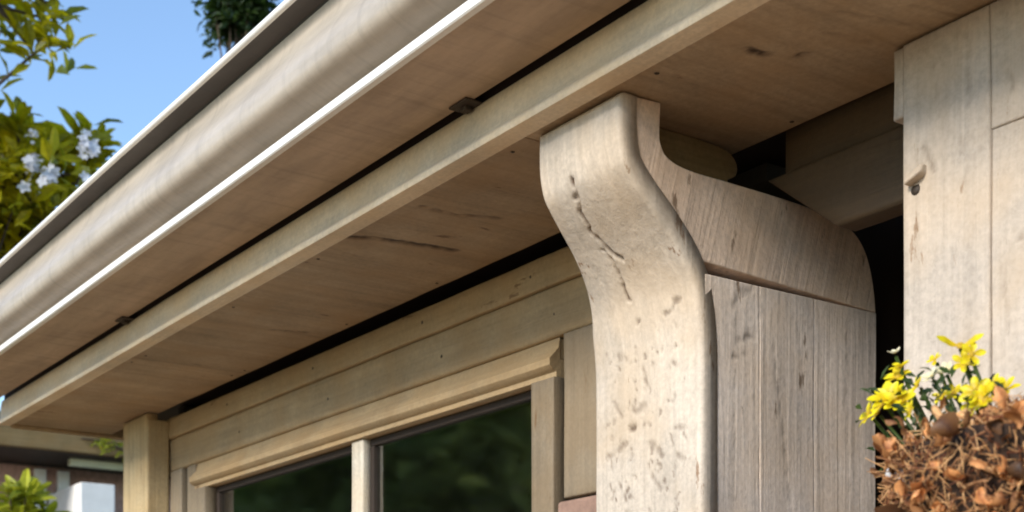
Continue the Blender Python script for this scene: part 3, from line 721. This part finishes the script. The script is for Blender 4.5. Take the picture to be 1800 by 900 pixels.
# pale forked stems
for pts, r_ in (([(.296, .206, .985), (.301, .198, .968), (.3076, .185, .962), (.312, .174, .962), (.3147, .164, .966)], .0032), ([(.318, .204, .98), (.310, .200, .966), (.303, .194, .964)], .0024), ([(.326, .190, .962), (.321, .197, .962), (.314, .202, .97)], .002), ([(.316, .178, .962), (.330, .165, .958), (.345, .160, .96)], .0022)):
    V, F = tube_vf(spline([bas(*q) for q in pts], 4), r_, 8); obj('pale_stem', V, F, M['straw'], bk_, True, {'tint': [.95] * len(V)})
# flowers
def petal_mesh(name, mat, ln, wd, cup, tip):
    nu_, nv_ = 8, 5; V, T = [], []
    for i in range(nu_):
        s = i / (nu_ - 1); w_ = wd * (math.sin(math.pi * (s * .8 + .1)) ** .9) * (1 if s < 1 else .6)
        for j in range(nv_):
            q = (j / (nv_ - 1) - .5) * 2; V.append((.006 + s * ln, q * w_ * .5, cup * s * s * ln + .15 * q * q * w_ - tip * max(0, s - .6) * ln)); T.append(float(np.clip(.25 + s * .9, 0, 1)))
    me = bpy.data.meshes.new(name); me.from_pydata(V, [], [(i * nv_ + j, i * nv_ + j + 1, (i + 1) * nv_ + j + 1, (i + 1) * nv_ + j) for i in range(nu_ - 1) for j in range(nv_ - 1)]); me.shade_smooth()
    a = me.attributes.new('tint', 'FLOAT', 'POINT'); a.data.foreach_set('value', np.array(T, np.float32)); me.materials.append(mat); return me
PM = {'y': petal_mesh('petal', M['petal'], .032, .020, .25, .3), 'long': petal_mesh('petal', M['petal'], .034, .016, .9, .9), 'c': petal_mesh('petal', M['petalpale'], .030, .022, .5, .2)}
cm = bpy.data.meshes.new('flower'); b_ = bmesh.new(); bmesh.ops.create_icosphere(b_, subdivisions=2, radius=.0075); bmesh.ops.scale(b_, vec=(1, 1, .6), verts=b_.verts); b_.to_mesh(cm); b_.free(); cm.materials.append(M['fcentre'])
def flower(u, v, y, kind, npet, aim, scl):
    q = Vector(aim).to_track_quat('Z', 'Y').to_euler()
    scl *= .82
    fl = child('flower', cm, bk_, bas(u, v, y), q, scl)
    for i in range(npet):
        o = bpy.data.objects.new('petal', PM[kind]); C.objects.link(o); o.parent = fl
        o.rotation_euler = (random.uniform(-.15, .15), random.uniform(-.35, .1), 2 * math.pi * i / npet + random.uniform(-.15, .15)); o.scale = (random.uniform(.85, 1.1),) * 3
    r0 = Vector(bas(u, v, y)); e = Vector((BC[0] + (r0.x - BC[0]) * .7, BC[1] + (r0.y - BC[1]) * .6, BC[2] + .02))
    V, F = tube_vf([r0 - Vector(aim).normalized() * .004, (r0 + e) / 2 + Vector((0, 0, -.008)), e], .0018, 6); obj('flower_stem', V, F, M['leafdark'], bk_, True, {'tint': [.8] * len(V)})
    return fl
for args in ((.250, .201, 1.06, 'y', 6, (-.5, -.8, .6), .5), (.256, .203, 1.05, 'y', 5, (-.2, -.8, .7), .42), (.265, .213, 1.04, 'y', 9, (.2, -.8, .75), .62), (.272, .211, 1.04, 'y', 7, (.4, -.8, .5), .5),
             (.260, .209, 1.05, 'y', 6, (-.3, -.8, .5), .45), (.270, .228, 1.06, 'y', 7, (.1, -.7, .9), .48), (.272, .235, 1.06, 'y', 5, (.1, -.4, .9), .36), (.268, .245, 1.09, 'c', 5, (0, -.5, 1), .25),
             (.314, .250, 1.03, 'long', 2, (.5, -.6, .5), .6), (.322, .244, 1.03, 'y', 5, (.7, -.6, .2), .42), (.316, .238, 1.03, 'y', 5, (.4, -.8, .2), .38), (.325, .218, 1.02, 'y', 7, (.3, -.8, .2), .5),
             (.331, .212, 1.02, 'y', 7, (.0, -.9, .3), .48), (.322, .208, 1.02, 'y', 6, (-.2, -.9, .2), .4), (.345, .219, 1.06, 'y', 6, (.2, -.7, .6), .45), (.337, .222, 1.05, 'y', 5, (.2, -.7, .6), .4),
             (.294, .228, 1.05, 'c', 7, (-.2, -.7, .7), .36), (.304, .232, 1.06, 'c', 7, (.3, -.7, .6), .34), (.284, .222, 1.06, 'y', 7, (-.3, -.8, .5), .34), (.309, .217, 1.04, 'y', 6, (.1, -.8, .5), .36), (.296, .240, 1.07, 'y', 5, (.0, -.8, .6), .28), (.301, .215, 1.03, 'y', 6, (.0, -.8, .4), .32), (.279, .204, 1.02, 'y', 6, (-.2, -.9, .3), .3)):
    flower(*args)
# small green leaves among the flowers
L = []
for k in range(60):
    u, v = rng.uniform(.25, .36), rng.uniform(.188, .214); L += rosette(bas(u, v, rng.uniform(1.0, 1.1)), (0, -.6, .8), 3, .017, rng, .0, .7)
V, F, T = leaves_vf(L); obj('green_leaves', V, F, M['leafdark'], bk_, False, {'tint': T}, 'stuff')
pbm = bpy.data.meshes.new('pale_stone'); b_ = bmesh.new(); bmesh.ops.create_icosphere(b_, subdivisions=3, radius=.018)
for v_ in b_.verts: v_.co *= 1 + .18 * noise.noise(v_.co * 60)
bmesh.ops.scale(b_, vec=(1.25, .9, .75), verts=b_.verts); b_.to_mesh(pbm); b_.free(); pbm.shade_smooth(); pbm.materials.append(M['pebble'])
child('pale_stone', pbm, bk_, bas(.276, .158, 1.02), (0, .2, .4), .85)
